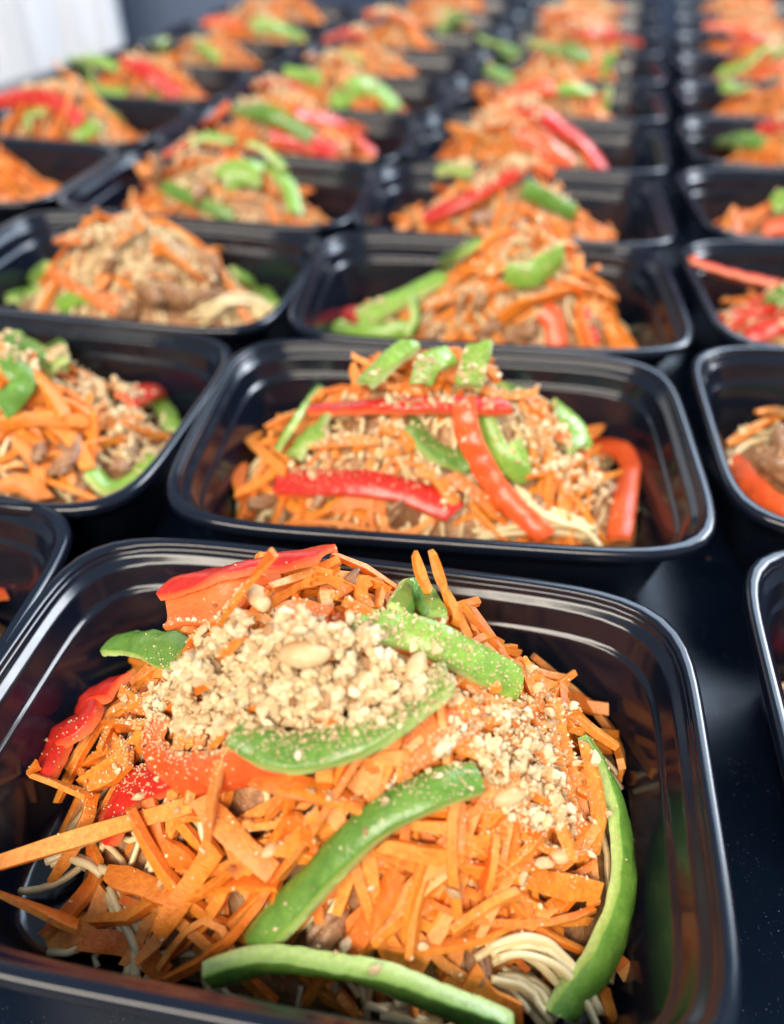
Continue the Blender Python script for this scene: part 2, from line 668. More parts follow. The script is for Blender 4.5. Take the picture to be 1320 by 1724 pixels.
def crumb(p, size):
    v, f = CRUMBS[rng.integers(0, 8) if size < 0.0011 else rng.integers(8, 14)]
    return (v @ rand_rot().T) * size + p, f


def nut(p, ln, half=True, yaw=0.0, tilt=0.0, seed=0):
    V, F = ICO3
    v = V.copy()
    v[:, 0] *= 1.0
    wa = 0.52 * (1 + 0.10 * np.cos(v[:, 0] * 3.0))
    v[:, 1] *= wa
    v[:, 2] *= wa * (0.9 if not half else 1)
    if half:
        v[:, 2] = np.where(v[:, 2] < 0, v[:, 2] * 0.12, v[:, 2] * 0.95)
    v *= (1 + lump_noise(V, .035, 2.5, seed))[:, None]
    M3 = np.array(Matrix.Rotation(yaw, 3, 'Z') @ Matrix.Rotation(tilt, 3, 'X'))
    return (v * ln * .5) @ M3.T + p, F


def meat(p, size, seed):
    V, F = ICO4
    r = np.random.default_rng(seed)
    s = np.array([1.15, r.uniform(.45, .7), r.uniform(.26, .4)])
    v = V * s * (1 + lump_noise(V, .10, 1.7, seed) + lump_noise(V * np.array([.3, 1, 1]), .06, 7, seed + 1))[:, None]
    v[:, 2] += .16 * np.sin(v[:, 0] * 2.2 + r.random() * 6)
    return (v @ rand_rot().T) * size + p, F


def tube(P, r, n=None):
    n = n or 14
    P = catmull(P, n)
    T = unit(np.gradient(P, axis=0))
    up = np.tile(np.array([0.13, 0.21, 1.0]), (n, 1))
    rr = np.full(n, r * 2) * (1 + 0.06 * np.sin(np.linspace(0, 9, n) + rng.random() * 6))
    return sweep(P, up, OCT, rr, rr)


def random_noodle(tr, x, y, lift):
    ln = rng.uniform(0.03, 0.07)
    a = rng.uniform(0, 6.28)
    L = [(x, y)]
    cur = rng.normal(0, 18)
    for i in range(9):
        a += cur * ln / 9 + rng.normal(0, .25)
        x, y = x + math.cos(a) * ln / 9, y + math.sin(a) * ln / 9
        L.append((x, y))
    L = np.array(L)
    Z = tr.h(L[:, 0], L[:, 1]) + lift + 0.0015 * np.sin(np.linspace(0, 6, len(L)) + rng.random() * 6)
    L = clamp_in(np.c_[L, Z], 0.0015)
    V, F = tube(L, rng.uniform(0.0009, 0.0013), 16)
    return tr.to_world(V), F


def bed_mesh(tr):
    nr, na = 26, 72
    V, F = [], []
    t = np.linspace(0, 2 * math.pi, na, endpoint=False)
    c, s = np.cos(t), np.sin(t)
    for i in range(nr + 1):
        k = i / nr
        a, b = AX - 0.0195, BY - 0.0195
        for it in range(3):
            r = (np.abs(c / a) ** NX + np.abs(s / b) ** NX) ** (-1 / NX)
            x, y = c * r * k, s * r * k
            hz = tr.h(x, y)
            o = wall_off(np.clip(hz, -0.05, -0.004)) + 0.0012
            a, b = AX - o, BY - o
        nz = 0.0014 * np.sin(x * 410 + y * 130 + tr.c[0] * 90) * np.sin(y * 380 - x * 160) + 0.0009 * np.sin(x * 900 + 1) * np.sin(y * 850)
        zz = hz - 0.0018 + nz * (1 - k ** 6)
        V.append(np.c_[x, y, np.where(zz < -0.0435, -0.0508, zz)])
    V = np.concatenate(V)
    for i in range(nr):
        for j in range(na):
            a, b = i * na + j, i * na + (j + 1) % na
            if max(V[a, 2], V[b, 2], V[a + na, 2], V[b + na, 2]) > -0.0500:
                F.append([a, b, b + na, a + na])
    return tr.to_world(V), F


def drop(tr, bvh, x, y, top=0.12):
    p = tr.to_world([[x, y, 0]])[0]
    r = bvh.ray_cast(Vector((p[0], p[1], ZR + top)), Vector((0, 0, -1)))
    return (np.array(r[0]), np.array(r[1])) if r[0] is not None else (None, None)


# ------------------------------------------------------------------ the place around the containers
def box_pts(P, z0, z1):
    P = np.asarray(P)
    n = len(P)
    V = np.vstack([np.c_[P, np.full(n, z0)], np.c_[P, np.full(n, z1)]])
    F = [list(range(n))[::-1], [n + i for i in range(n)]] + [[i, (i + 1) % n, n + (i + 1) % n, n + i] for i in range(n)]
    return V, F


V, F = box_pts([(-0.95, 0.02), (-0.86, -0.35), (1.6, -0.35), (1.9, 2.2), (-0.165, 2.2)], -0.03, 0.0)
ct = tag(mesh_obj('countertop', V, F, GRANITE, smooth=False), kind='structure')
bv = ct.modifiers.new('edge', 'BEVEL')
bv.width = 0.004
bv.segments = 3
V, F = box_pts([(-4, -2), (4, -2), (4, 3.4), (-4, 3.4)], -0.93, -0.90)
tag(mesh_obj('floor', V, F, m_cloth('floor_grey', (0.16, 0.18, 0.22)), smooth=False), kind='structure')
V, F = box_pts([(-4, 3.0), (4, 3.0), (4, 3.1), (-4, 3.1)], -0.90, 1.7)
tag(mesh_obj('wall', V, F, m_cloth('wall_blue_grey', (0.13, 0.16, 0.23)), smooth=False), kind='structure')
# white curtain hanging past the far left edge of the counter
xs = np.linspace(-2.3, -0.80, 220)
ys = 2.72 + 0.035 * np.sin(xs * 31) + 0.02 * np.sin(xs * 57 + 1) + 0.012 * np.sin(xs * 13)
zs = np.linspace(-0.88, 1.5, 12)
V, F = [], []
for z in zs:
    V.append(np.c_[xs, ys + 0.01 * np.sin(xs * 9 + z * 2), np.full(len(xs), z)])
V = np.concatenate(V)
n = len(xs)
for i in range(len(zs) - 1):
    for j in range(n - 1):
        F.append([i * n + j, i * n + j + 1, (i + 1) * n + j + 1, (i + 1) * n + j])
cu = mesh_obj('curtain', V, F, m_cloth('white_curtain', (0.80, 0.81, 0.84)))
sm = cu.modifiers.new('thick', 'SOLIDIFY')
sm.thickness = 0.003
tag(cu, 'white pleated curtain hanging beyond the far left counter edge', 'curtain')

# ------------------------------------------------------------------ containers
ROWN = ['nearest', 'second', 'third', 'fourth', 'fifth', 'sixth', 'seventh', 'eighth', 'ninth', 'tenth']
POS = {
    'B1': (-.0191, .1394, -9.2), 'B2': (.0218, .3004, -5.56), 'B3': (.0556, .4525, -5.1), 'B4': (.0860, .5985, -7.5),
    'A1': (-.2339, .1831, -6.3), 'A2': (-.1979, .3302, -11.4), 'A3': (-.1624, .4801, -10.95),
    'C1': (.2250, .1372, -8.97), 'C2': (.2512, .2944, -7.7), 'C3': (.2879, .4432, -4.3),
}
for i in range(4, 11):
    j = i - 1
    if i > 4:
        POS['B%d' % i] = (.0860 + .0375 * (i - 4), .5985 + .153 * (i - 4), -8 + (i * 37 % 5 - 2))
    POS['A%d' % i] = (-.1274 + .0365 * (i - 4), .6300 + .149 * (i - 4), -11 + (i * 53 % 5 - 2))
    POS['C%d' % i] = (.3265 + .0385 * (i - 4), .5960 + .153 * (i - 4), -6 + (i * 41 % 5 - 2))
    if i < 10:
        POS['Z%d' % i] = (-.3455 + .0365 * (i - 4), .6720 + .149 * (i - 4), -11 + (i * 29 % 5 - 2))
COLN = {'A': 'left column', 'B': 'central column', 'C': 'right column', 'Z': 'far left column'}
LOOK = {
    'B1': 'heaped with carrots and long green pepper strips',
    'B2': 'with red pepper strips crossed over the salad',
    'A1': 'cut off by the left edge, its corner touching the nearest container',
    'C1': 'cut off by the right edge, only its left rim showing',
}
TR = {}
SPECIAL = {'B1': 'the nearest container', 'B2': 'the second container of the central column'}
for key, (x, y, d) in POS.items():
    col, row = key[0], int(key[1:])
    idx = row - (4 if col == 'Z' else 1)
    ph = SPECIAL.get(key) or 'the %s container of the %s' % (ROWN[idx] if idx else 'first', COLN[col])
    TR[key] = Tray(key, x, y, d, ph, LOOK.get(key, ''))
    e = empty('meal_container', (x, y, 0), R(d))
    for nm, me in (('tray_body', BODY_ME), ('rim', RIM_ME)):
        o = bpy.data.objects.new(nm, me)
        COL.objects.link(o)
        o.parent = e
    base = 'black plastic meal container, '
    if key == 'B1':
        lab = 'largest black plastic meal container in front, ' + LOOK['B1']
    elif key in LOOK:
        lab = 'black plastic meal container %s' % LOOK[key]
    else:
        lab = 'black plastic meal container, %s from the front in the %s' % ('first' if idx == 0 else ROWN[idx], COLN[col])
    tag(e, lab, 'container', 'black meal containers on the counter')

# ------------------------------------------------------------------ heaps:  photo point of the top, height, spreads
HEAP = {
    'B1': [(0.006, 0.012, 0.021, 0.072, 0.052, 1.45), (-0.030, 0.036, -0.036, 0.035, 0.025, 1)],
    'B2': [(-0.004, 0.008, 0.017, 0.074, 0.046, 1.2)],
    'B3': [(0.022, 0.006, 0.018, 0.056, 0.044, 1.2), (-0.06, -0.01, -0.030, 0.035, 0.04, 1)],
    'A2': [(-0.012, 0.004, 0.012, 0.085, 0.050, 1.1)],
    'A3': [(0.000, 0.006, 0.018, 0.068, 0.048, 1.2)],
    'A1': [(0.0, 0.0, 0.004, 0.075, 0.048, 1.1)],
    'C1': [(0.0, 0.0, 0.006, 0.07, 0.048, 1.1)],
    'C2': [(0.0, 0.0, 0.010, 0.078, 0.050, 1.1)],
    'C3': [(0.0, 0.0, 0.010, 0.080, 0.048, 1.1)],
    'B4': [(-0.006, 0.0, 0.008, 0.072, 0.046, 1.1)],
    'A4': [(-0.006, 0.0, 0.010, 0.074, 0.046, 1.1)],
    'Z4': [(-0.012, 0.0, 0.010, 0.078, 0.046, 1.1)],
}
for key, tr in TR.items():
    if key in HEAP:
        tr.bumps = HEAP[key]
    else:
        tr.bumps = [(rng.uniform(-.018, .012), rng.uniform(-.004, .006), rng.uniform(-.002, .012), rng.uniform(.06, .08), rng.uniform(.040, .049), rng.uniform(1, 1.3)),
                    (rng.uniform(-.05, .05), rng.uniform(-.015, .015), rng.uniform(-.042, -.034), .03, .03, 1)]

# ------------------------------------------------------------------ pepper strips: (photo points, width mm, thickness mm, roll, kind, description, dz)
G, LG, RD, OR = 'G', 'L', 'R', 'O'
MATS = {G: GREEN, LG: LIME, RD: RED, OR: ORANGE}
CNAME = {G: 'green', LG: 'light green', RD: 'red', OR: 'orange-red'}
PEP = {
    'B1': [
        ([(275, 990, 0, .031), (400, 956, 0, .032), (548, 928, 0, .033)], 8.5, 3.6, 5, RD, 'straight glossy red pepper strip at the back of the nearest salad', .018),
        ([(285, 1040, 0, .022), (370, 1018, 0, .024), (468, 988, 0, .027)], 13, 3.0, 195, OR, 'broad orange-red pepper piece, pale inside up, on the nearest salad', .014),
        ([(200, 1150), (150, 1172), (140, 1212), (85, 1245), (50, 1310)], 11, 4.8, 10, RD, 'hooked red pepper strip at the left edge of the nearest salad', .015),
        ([(268, 1200), (250, 1262), (300, 1308), (390, 1300), (485, 1270)], 13, 4.5, 30, OR, 'curled orange-red pepper strip below the crushed peanuts', .011),
        ([(285, 1300), (215, 1330), (172, 1405)], 12, 4.5, 15, RD, 'short red pepper strip tucked under the curled orange-red one', .007),
        ([(468, 1048), (505, 1036), (550, 1048)], 8, 4, 160, OR, 'small orange-red pepper bit behind the nearest peanut pile', .009),
        ([(188, 1078, 0, .030), (245, 1078, 0, .024), (305, 1100, 0, .016)], 12, 3, -15, G, 'dark green pepper piece with a light glint beside the orange-red piece', .012),
        ([(398, 1232), (470, 1262), (560, 1255), (660, 1210), (752, 1130)], 9.5, 5.2, -42, G, 'green pepper strip curving under the nearest peanut pile', .017),
        ([(600, 1045), (680, 1060), (770, 1095), (875, 1152)], 10.5, 4, 15, LG, 'peanut-dusted light green pepper strip behind the nearest pile', .013),
        ([(672, 1030), (700, 995), (735, 1035)], 8, 4, 40, G, 'small bent green pepper bit behind the peanut-dusted strip', .012),
        ([(805, 1308), (730, 1328), (620, 1390), (515, 1495), (425, 1590)], 9.0, 5.6, 42, G, 'longest green pepper strip running diagonally down the nearest salad', .015),
        ([(358, 1648), (450, 1622), (560, 1630), (700, 1672), (860, 1745)], 9.0, 6.0, 62, G, 'green pepper strip lying along the front wall of the nearest container', .018),
        ([(990, 1248), (1040, 1350), (1056, 1480), (1025, 1600), (945, 1712)], 9.5, 4.8, -26, G, 'bowed green pepper strip standing at the right of the nearest salad', .010),
    ],
    'B2': [
        ([(525, 688), (680, 680), (855, 683)], 8, 5, -25, RD, 'straight red pepper strip lying across the top of the second salad', .012),
        ([(468, 812), (600, 812), (690, 828), (768, 862)], 12, 5, -20, RD, 'broad red pepper strip across the front of the second salad', .012),
        ([(780, 672), (790, 740), (840, 825), (920, 905)], 10, 5, 20, OR, 'long orange-red pepper strip hanging down the front of the second salad', .015),
        ([(1088, 702), (1062, 785), (1042, 905)], 11, 5, 40, OR, 'orange-red pepper strip propped against the right wall of the second container', .008),
        ([(546, 636), (505, 695), (468, 752)], 6, 4, 30, G, 'thin upright green pepper strip at the left of the second salad', .012),
        ([(550, 712), (515, 735), (490, 768)], 12, 5, 20, LG, 'stubby light green pepper piece at the left of the second salad', .010),
        ([(690, 578), (655, 605), (612, 645)], 9, 5, 20, LG, 'leftmost light green pepper strip on top of the second salad', .020),
        ([(760, 598), (725, 610), (708, 645)], 10, 5, 10, LG, 'curled light green pepper strip on top of the second salad', .022),
        ([(806, 582), (798, 610), (788, 650)], 11, 6, 20, LG, 'upright light green pepper strip end on top of the second salad', .024),
        ([(690, 712), (735, 758), (795, 782)], 9, 5, -30, G, 'dark green pepper strip between the red strips of the second salad', .008),
        ([(815, 700), (845, 770), (885, 798), (870, 740)], 8.5, 5, 40, LG, 'peanut-covered light green pepper curl right of the hanging red strip', .009),
        ([(850, 655), (930, 668), (1022, 695)], 9, 5, 0, G, 'dark green pepper strip at the back right of the second salad', .007),
        ([(935, 688), (960, 715), (978, 752)], 14, 5, 20, LG, 'yellow-green pepper piece folded down at the right of the second salad', .012),
        ([(1022, 712), (985, 700), (945, 690)], 8, 5, 30, LG, 'short pale green pepper strip above the yellow-green piece', .011),
    ],
    'A2': [
        ([(68, 505), (85, 555), (98, 612)], 10, 5, 60, G, '', .016),
        ([(0, 575), (50, 578), (100, 620)], 12, 5, 20, G, '', .012),
        ([(2, 690), (38, 645), (15, 600)], 11, 5, 10, G, '', .016),
        ([(200, 608), (225, 625), (248, 650)], 10, 5, 10, LG, '', .009),
        ([(262, 665), (280, 690), (292, 722)], 10, 4, 10, LG, '', .008),
        ([(155, 795), (185, 818), (225, 805), (262, 768)], 9, 6, -40, LG, '', .008),
        ([(212, 672), (240, 660), (272, 652)], 12, 5, 10, RD, '', .014),
    ],
    'A3': [
        ([(22, 505), (40, 470), (78, 452)], 10, 5, 30, LG, '', .008),
        ([(395, 458), (435, 478), (462, 512)], 10, 5, 20, LG, '', .007),
        ([(100, 518), (125, 502), (150, 495)], 10, 5, 20, LG, '', .006),
    ],
    'B3': [
        ([(535, 545), (600, 562), (690, 552)], 10, 5, 40, LG, '', .008),
        ([(605, 535), (680, 495), (745, 462)], 15, 5, 20, LG, '', .012),
        ([(735, 445), (770, 425), (808, 402)], 10, 5, 10, G, '', .008),
        ([(690, 565), (702, 540), (700, 505)], 8, 5, 80, G, '', .016),
        ([(850, 468), (900, 460), (945, 430)], 14, 6, 30, LG, '', .016),
        ([(540, 515), (570, 520), (605, 530)], 11, 5, 20, RD, '', .006),
        ([(915, 520), (932, 545), (938, 585)], 12, 5, 10, OR, '', .010),
        ([(982, 520), (990, 550), (1000, 578)], 8, 5, 10, RD, '', .009),
    ],
    'C2': [
        ([(1232, 775), (1258, 815), (1300, 850), (1345, 870)], 12, 5, 30, OR, '', .008),
        ([(1330, 690), (1360, 720), (1400, 730)], 12, 5, 20, G, '', .010),
    ],
    'C3': [
        ([(1130, 424, 0, .045), (1215, 455, 0, .030), (1315, 478, 0, .015)], 11, 5, -30, RD, 'long red pepper strip reaching over the left rim of the third container, right column', .020),
        ([(1212, 548), (1260, 520), (1340, 495)], 15, 5, 20, RD, '', .010),
        ([(1255, 565), (1300, 550), (1370, 530)], 12, 5, 20, RD, '', .008),
        ([(1300, 510), (1350, 470), (1400, 470)], 12, 5, 20, G, '', .012),
    ],
    'A1': [([(-60, 930), (-20, 950), (-5, 1010)], 9, 5, 20, OR, '', .006)],
    'C1': [([(1330, 1010), (1360, 1070), (1380, 1140)], 9, 5, 20, RD, '', .006)],
    'A4': [
        ([(275, 312), (330, 338), (392, 365)], 10, 5, 10, G, '', .009),
        ([(372, 300), (405, 290), (440, 292)], 19, 4, 10, LG, '', .013),
        ([(425, 240), (460, 262), (482, 285)], 11, 5, 10, LG, '', .012),
        ([(450, 275), (485, 310), (498, 358)], 12, 5, 20, LG, '', .014),
        ([(315, 240), (350, 228), (390, 236)], 11, 5, 20, LG, '', .013),
        ([(285, 258), (300, 248), (325, 236)], 12, 5, 10, RD, '', .011),
    ],
    'B4': [
        ([(738, 285), (765, 280), (795, 288)], 12, 5, 10, LG, '', .010),
        ([(715, 365), (790, 332), (872, 285)], 12, 5, 0, RD, '', .014),
        ([(882, 315), (920, 335), (968, 358)], 12, 5, 30, G, '', .013),
        ([(860, 290), (890, 280), (930, 300)], 14, 5, 170, OR, '', .010),
    ],
    'B5': [
        ([(872, 168), (930, 205), (985, 240), (1015, 285)], 16, 6, 10, RD, '', .018),
        ([(860, 225), (910, 240), (960, 280)], 18, 4, 10, OR, '', .010),
        ([(1022, 282), (1045, 288), (1070, 287)], 10, 5, 20, LG, '', .006),
        ([(820, 215), (860, 200), (900, 215)], 13, 5, 170, OR, '', .012),
    ],
    'B6': [
        ([(820, 112), (840, 122), (865, 138)], 13, 5, 10, G, '', .012),
        ([(835, 165), (930, 148), (1045, 170)], 17, 6, 10, OR, '', .012),
        ([(1028, 90), (1025, 110), (1018, 132)], 14, 5, 50, LG, '', .014),
        ([(1050, 180), (1090, 175), (1108, 150), (1100, 128)], 12, 5, 30, LG, '', .008),
        ([(940, 152), (965, 150), (1000, 158)], 11, 5, 10, LG, '', .018),
    ],
    'B7': [
        ([(808, 62), (835, 78), (868, 92)], 14, 6, 10, G, '', .012),
        ([(950, 80), (970, 88), (995, 100)], 16, 5, 10, G, '', .014),
        ([(955, 45), (1010, 55), (1075, 70)], 16, 6, 10, RD, '', .014),
        ([(890, 70), (920, 75), (945, 90)], 14, 5, 10, G, '', .012),
    ],
    'B8': [
        ([(910, 20), (960, 18), (1010, 40)], 16, 5, 10, OR, '', .012),
        ([(930, 40), (980, 45), (1030, 50)], 16, 5, 10, RD, '', .012),
        ([(1090, 70), (1110, 60), (1125, 55)], 14, 5, 10, G, '', .006),
    ],
    'Z5': [
        ([(-10, 168), (60, 160), (100, 175), (138, 208)], 15, 6, 10, RD, '', .016),
        ([(75, 185), (45, 195), (48, 222)], 12, 5, 50, LG, '', .012),
        ([(130, 235), (150, 222), (160, 205)], 14, 5, 20, LG, '', .010),
        ([(145, 168), (175, 182), (205, 205)], 11, 5, 20, G, '', .008),
    ],
    'Z6': [
        ([(88, 125), (100, 102), (150, 98), (200, 115)], 11, 5, 20, LG, '', .013),
        ([(210, 98), (250, 122), (302, 160)], 17, 6, 10, RD, '', .014),
        ([(150, 150), (180, 156), (212, 160)], 14, 5, 10, LG, '', .010),
        ([(252, 160), (260, 175), (262, 195)], 12, 5, 30, G, '', .010),
    ],
    'Z7': [
        ([(230, 82), (250, 70), (275, 68)], 14, 5, 10, G, '', .010),
        ([(330, 70), (350, 85), (370, 100)], 12, 5, 20, LG, '', .012),
    ],
    'Z8': [
        ([(425, 42), (465, 45), (508, 60)], 17, 5, 10, LG, '', .012),
        ([(345, 35), (375, 36), (405, 48)], 17, 5, 10, OR, '', .012),
    ],
    'A5': [
        ([(335, 215), (360, 195), (385, 172)], 14, 5, 10, OR, '', .012),
        ([(395, 180), (450, 190), (525, 230)], 15, 6, 10, G, '', .015),
        ([(495, 200), (570, 205), (632, 258)], 16, 6, 10, RD, '', .016),
        ([(455, 232), (510, 240), (575, 258)], 16, 5, 10, RD, '', .010),
        ([(595, 212), (625, 218), (655, 228)], 13, 5, 10, OR, '', .006),
    ],
    'A6': [
        ([(425, 132), (470, 140), (512, 170)], 16, 6, 10, RD, '', .014),
        ([(560, 180), (600, 145), (640, 150), (668, 182)], 20, 5, 10, LG, '', .012),
        ([(480, 118), (510, 125), (540, 135)], 14, 5, 10, LG, '', .016),
    ],
    'A7': [
        ([(548, 65), (580, 52), (615, 55)], 16, 5, 10, RD, '', .014),
        ([(570, 95), (590, 100), (605, 112)], 18, 5, 10, LG, '', .012),
    ],
    'A8': [
        ([(615, 22), (660, 20), (700, 40)], 18, 5, 10, OR, '', .014),
        ([(750, 20), (780, 28), (800, 45)], 16, 5, 10, LG, '', .008),
    ],
    'C4': [
        ([(1300, 345), (1325, 335), (1350, 345)], 16, 5, 10, LG, '', .012),
        ([(1285, 388), (1320, 380), (1370, 390)], 13, 5, 10, OR, '', .010),
    ],
    'C5': [
        ([(1200, 240), (1240, 232), (1285, 240)], 13, 6, 10, G, '', .014),
        ([(1275, 218), (1310, 208), (1360, 212)], 14, 5, 10, RD, '', .016),
        ([(1172, 255), (1220, 262), (1290, 262)], 15, 5, 10, OR, '', .009),
    ],
    'C6': [
        ([(1210, 120), (1250, 108), (1285, 80)], 15, 5, 10, LG, '', .016),
        ([(1215, 140), (1240, 148), (1265, 150)], 13, 5, 10, LG, '', .008),
        ([(1270, 128), (1310, 110), (1340, 110)], 16, 5, 10, OR, '', .013),
    ],
    'C7': [
        ([(1230, 75), (1270, 62), (1310, 72)], 18, 5, 10, RD, '', .012),
        ([(1300, 85), (1330, 75), (1350, 70)], 16, 5, 10, LG, '', .012),
    ],
    'C8': [([(1190, 40), (1230, 45), (1270, 50)], 18, 5, 10, OR, '', .012)],
}
ORD = ['leftmost', 'second from left', 'third from left', 'fourth from left', 'fifth from left']
for key, lst in PEP.items():
    tr = TR[key]
    bycol = {}
    for it in lst:
        bycol.setdefault(CNAME[it[4]], []).append(it)
    for it in lst:
        pts, w, t, roll, kd, lab, dz = it
        o = pepper(tr, 'pepper_strip', pts, w * .001, t * .00078, roll, MATS[kd], dz)
        if not lab:
            same = sorted(bycol[CNAME[kd]], key=lambda q: np.mean([p[0] for p in q[0]]))
            k, nn = same.index(it), len(same)
            wd = 'only' if nn == 1 else ('rightmost' if k == nn - 1 else ORD[k])
            lab = '%s %s pepper strip in %s' % (wd, CNAME[kd], tr.phrase)
        tag(o, lab, 'pepper strip', 'bell pepper strips on the salads')

# ------------------------------------------------------------------ salads
CARR = {   # hand placed shreds along photo points
    'B1': [
        ([(-8, 1455, .022), (150, 1405, .016), (330, 1352, .010)], 4.8, .008), ([(-8, 1284, .022), (75, 1312, .015), (155, 1342, .010)], 4.6, .008), ([(-6, 1503, .015), (60, 1530, .011), (130, 1560, .007)], 6, .006),
        ([(698, 932, 0, .040), (716, 985, 0, .036), (757, 1052, 0, .030)], 3.2, .018), ([(728, 930, 0, .038), (748, 992, 0, .034), (790, 1078, 0, .026)], 3.4, .020), ([(545, 972, 0, .036), (556, 1000, 0, .034), (562, 1040, 0, .03)], 5, .016),
        ([(508, 985, 0, .036), (525, 1035, 0, .03)], 4.5, .012), ([(465, 1000, 0, .032), (515, 970, 0, .034), (572, 942, 0, .036)], 3.6, .016), ([(180, 1470), (240, 1490), (300, 1515)], 6.5, .008),
        ([(365, 1425), (320, 1490), (265, 1575)], 6, .010), ([(250, 1345), (268, 1420), (330, 1452)], 6.5, .010), ([(335, 1345), (400, 1415), (460, 1470)], 6.5, .013),
        ([(672, 1465), (635, 1530), (592, 1605)], 6, .010), ([(720, 1450), (700, 1510), (690, 1575)], 6, .008), ([(832, 1412), (825, 1450), (812, 1505)], 7.5, .013),
        ([(690, 1285), (770, 1235), (855, 1165)], 6, .009), ([(685, 1255), (730, 1220), (775, 1190)], 6, .009), ([(565, 1345), (500, 1325), (430, 1310)], 6, .009),
        ([(610, 1360), (540, 1330), (470, 1320)], 6, .011), ([(870, 1470), (940, 1490), (1010, 1500)], 6.5, .008), ([(930, 1165), (970, 1180), (1015, 1200)], 5.2, .007),
        ([(780, 1150), (850, 1185), (930, 1215)], 4, .007), ([(880, 1180), (950, 1225), (1035, 1235)], 4.2, .007), ([(990, 1265), (985, 1320), (980, 1340)], 4, .007),
        ([(230, 1120), (250, 1135), (280, 1135)], 4, .006), ([(215, 1145), (195, 1185), (205, 1225)], 4.5, .007), ([(180, 1220), (230, 1222), (270, 1220)], 5.5, .010),
        ([(190, 1250), (215, 1285), (150, 1325)], 6, .008), ([(150, 1420), (160, 1480), (75, 1580)], 6, .003), ([(180, 1500), (150, 1560), (80, 1585)], 6, .003),
        ([(140, 1585), (210, 1590), (280, 1640)], 6, .004), ([(850, 1210), (800, 1215), (760, 1260)], 6, .009), ([(1045, 1300), (1080, 1310)], 5, .002),
        ([(1010, 1660), (1030, 1724)], 5, .004), ([(1040, 1620), (1075, 1655)], 5, .003), ([(570, 1670), (595, 1700)], 6, .008), ([(470, 1500), (430, 1560)], 6, .009),
        ([(640, 1420), (750, 1440), (850, 1400)], 5, .010), ([(760, 1570), (820, 1530), (880, 1500)], 6, .010), ([(790, 1640), (830, 1690), (880, 1710)], 7, .008),
        ([(860, 1385), (930, 1380), (985, 1400)], 6.5, .010), ([(520, 1420), (490, 1370)], 6, .012), ([(540, 1370), (480, 1440)], 6, .012),
        ([(285, 1400), (290, 1460), (255, 1510)], 4, .007), ([(330, 1500), (400, 1480), (470, 1490)], 6, .010),
    ],
    'B2': [
        ([(405, 722), (440, 760), (482, 795)], 5, .012), ([(395, 780), (405, 820), (425, 868)], 6, .008), ([(594, 612), (598, 632), (602, 655)], 4.5, .018),
        ([(885, 802), (950, 785), (1005, 752)], 6, .010), ([(500, 752), (560, 745), (640, 742)], 5, .010), ([(755, 800), (800, 830), (850, 878)], 6, .010),
        ([(480, 882), (560, 880), (640, 895)], 6, .007), ([(640, 715), (700, 740), (650, 760)], 6, .010), ([(995, 735), (1015, 720), (1040, 700)], 5, .014),
        ([(890, 690), (930, 720), (960, 745)], 6, .011), ([(970, 830), (1010, 805), (1040, 795)], 7, .009), ([(410, 735), (470, 760), (500, 790)], 5, .006),
        ([(560, 860), (600, 845), (650, 855)], 6, .008), ([(700, 790), (730, 800), (770, 850)], 6, .010),
    ],
    'A2': [
        ([(225, 622), (240, 600), (262, 572)], 6, .012), ([(282, 668), (310, 660), (338, 650)], 4.5, .006), ([(120, 600), (140, 575), (135, 570)], 8, .014),
        ([(30, 600), (80, 650), (110, 700)], 7, .014), ([(0, 720), (60, 705), (150, 710)], 6.5, .014), ([(60, 690), (120, 740), (150, 790)], 7, .012),
        ([(0, 790), (40, 785)], 10, .010), ([(0, 820), (40, 815), (80, 840)], 9, .008), ([(25, 740), (60, 780), (70, 835)], 6, .008),
        ([(80, 665), (130, 690), (170, 720)], 6, .013),
    ],
    'A3': [
        ([(82, 458), (130, 485), (205, 528)], 7, .012), ([(262, 412), (300, 440), (342, 470)], 8, .013), ([(360, 425), (372, 455), (395, 490)], 8, .010),
        ([(95, 405), (120, 402), (150, 408)], 7, .012), ([(190, 410), (215, 385), (240, 375)], 8, .014), ([(200, 465), (240, 462), (295, 470)], 7, .009),
        ([(165, 485), (180, 460)], 7, .010), ([(355, 420), (395, 428), (400, 435)], 6, .008),
    ],
    'B3': [
        ([(840, 540), (880, 515), (960, 490)], 10, .014), ([(945, 475), (990, 490), (1046, 495)], 6, .012), ([(715, 520), (790, 495), (880, 475)], 6, .013),
        ([(770, 450), (830, 455), (850, 440)], 7, .012), ([(960, 450), (1010, 480), (1040, 500)], 5, .010),
    ],
    'A4': [([(200, 242), (222, 270), (242, 295)], 8, .012), ([(500, 330), (540, 300), (575, 292)], 7, .010), ([(500, 300), (540, 310), (570, 320)], 7, .010)],
    'B4': [([(1000, 405), (1035, 395), (1072, 380)], 8, .006), ([(668, 345), (700, 365), (720, 380)], 8, .008)],
    'C2': [([(1225, 748), (1280, 715), (1340, 690)], 4.5, .014), ([(1275, 695), (1300, 692), (1340, 700)], 4.5, .018)],
    'B5': [([(755, 212), (790, 225), (830, 245)], 8, .012)],
    'B6': [([(790, 140), (810, 160), (830, 178)], 8, .008)],
}
NSHRED = {'B1': 400, 'B2': 180, 'A2': 130, 'B3': 100, 'A3': 28, 'C2': 80, 'C3': 90, 'B4': 100, 'A4': 90, 'Z4': 190}
SINGLE = {'B1', 'B2', 'A2', 'B3', 'A3', 'C2', 'C3'}
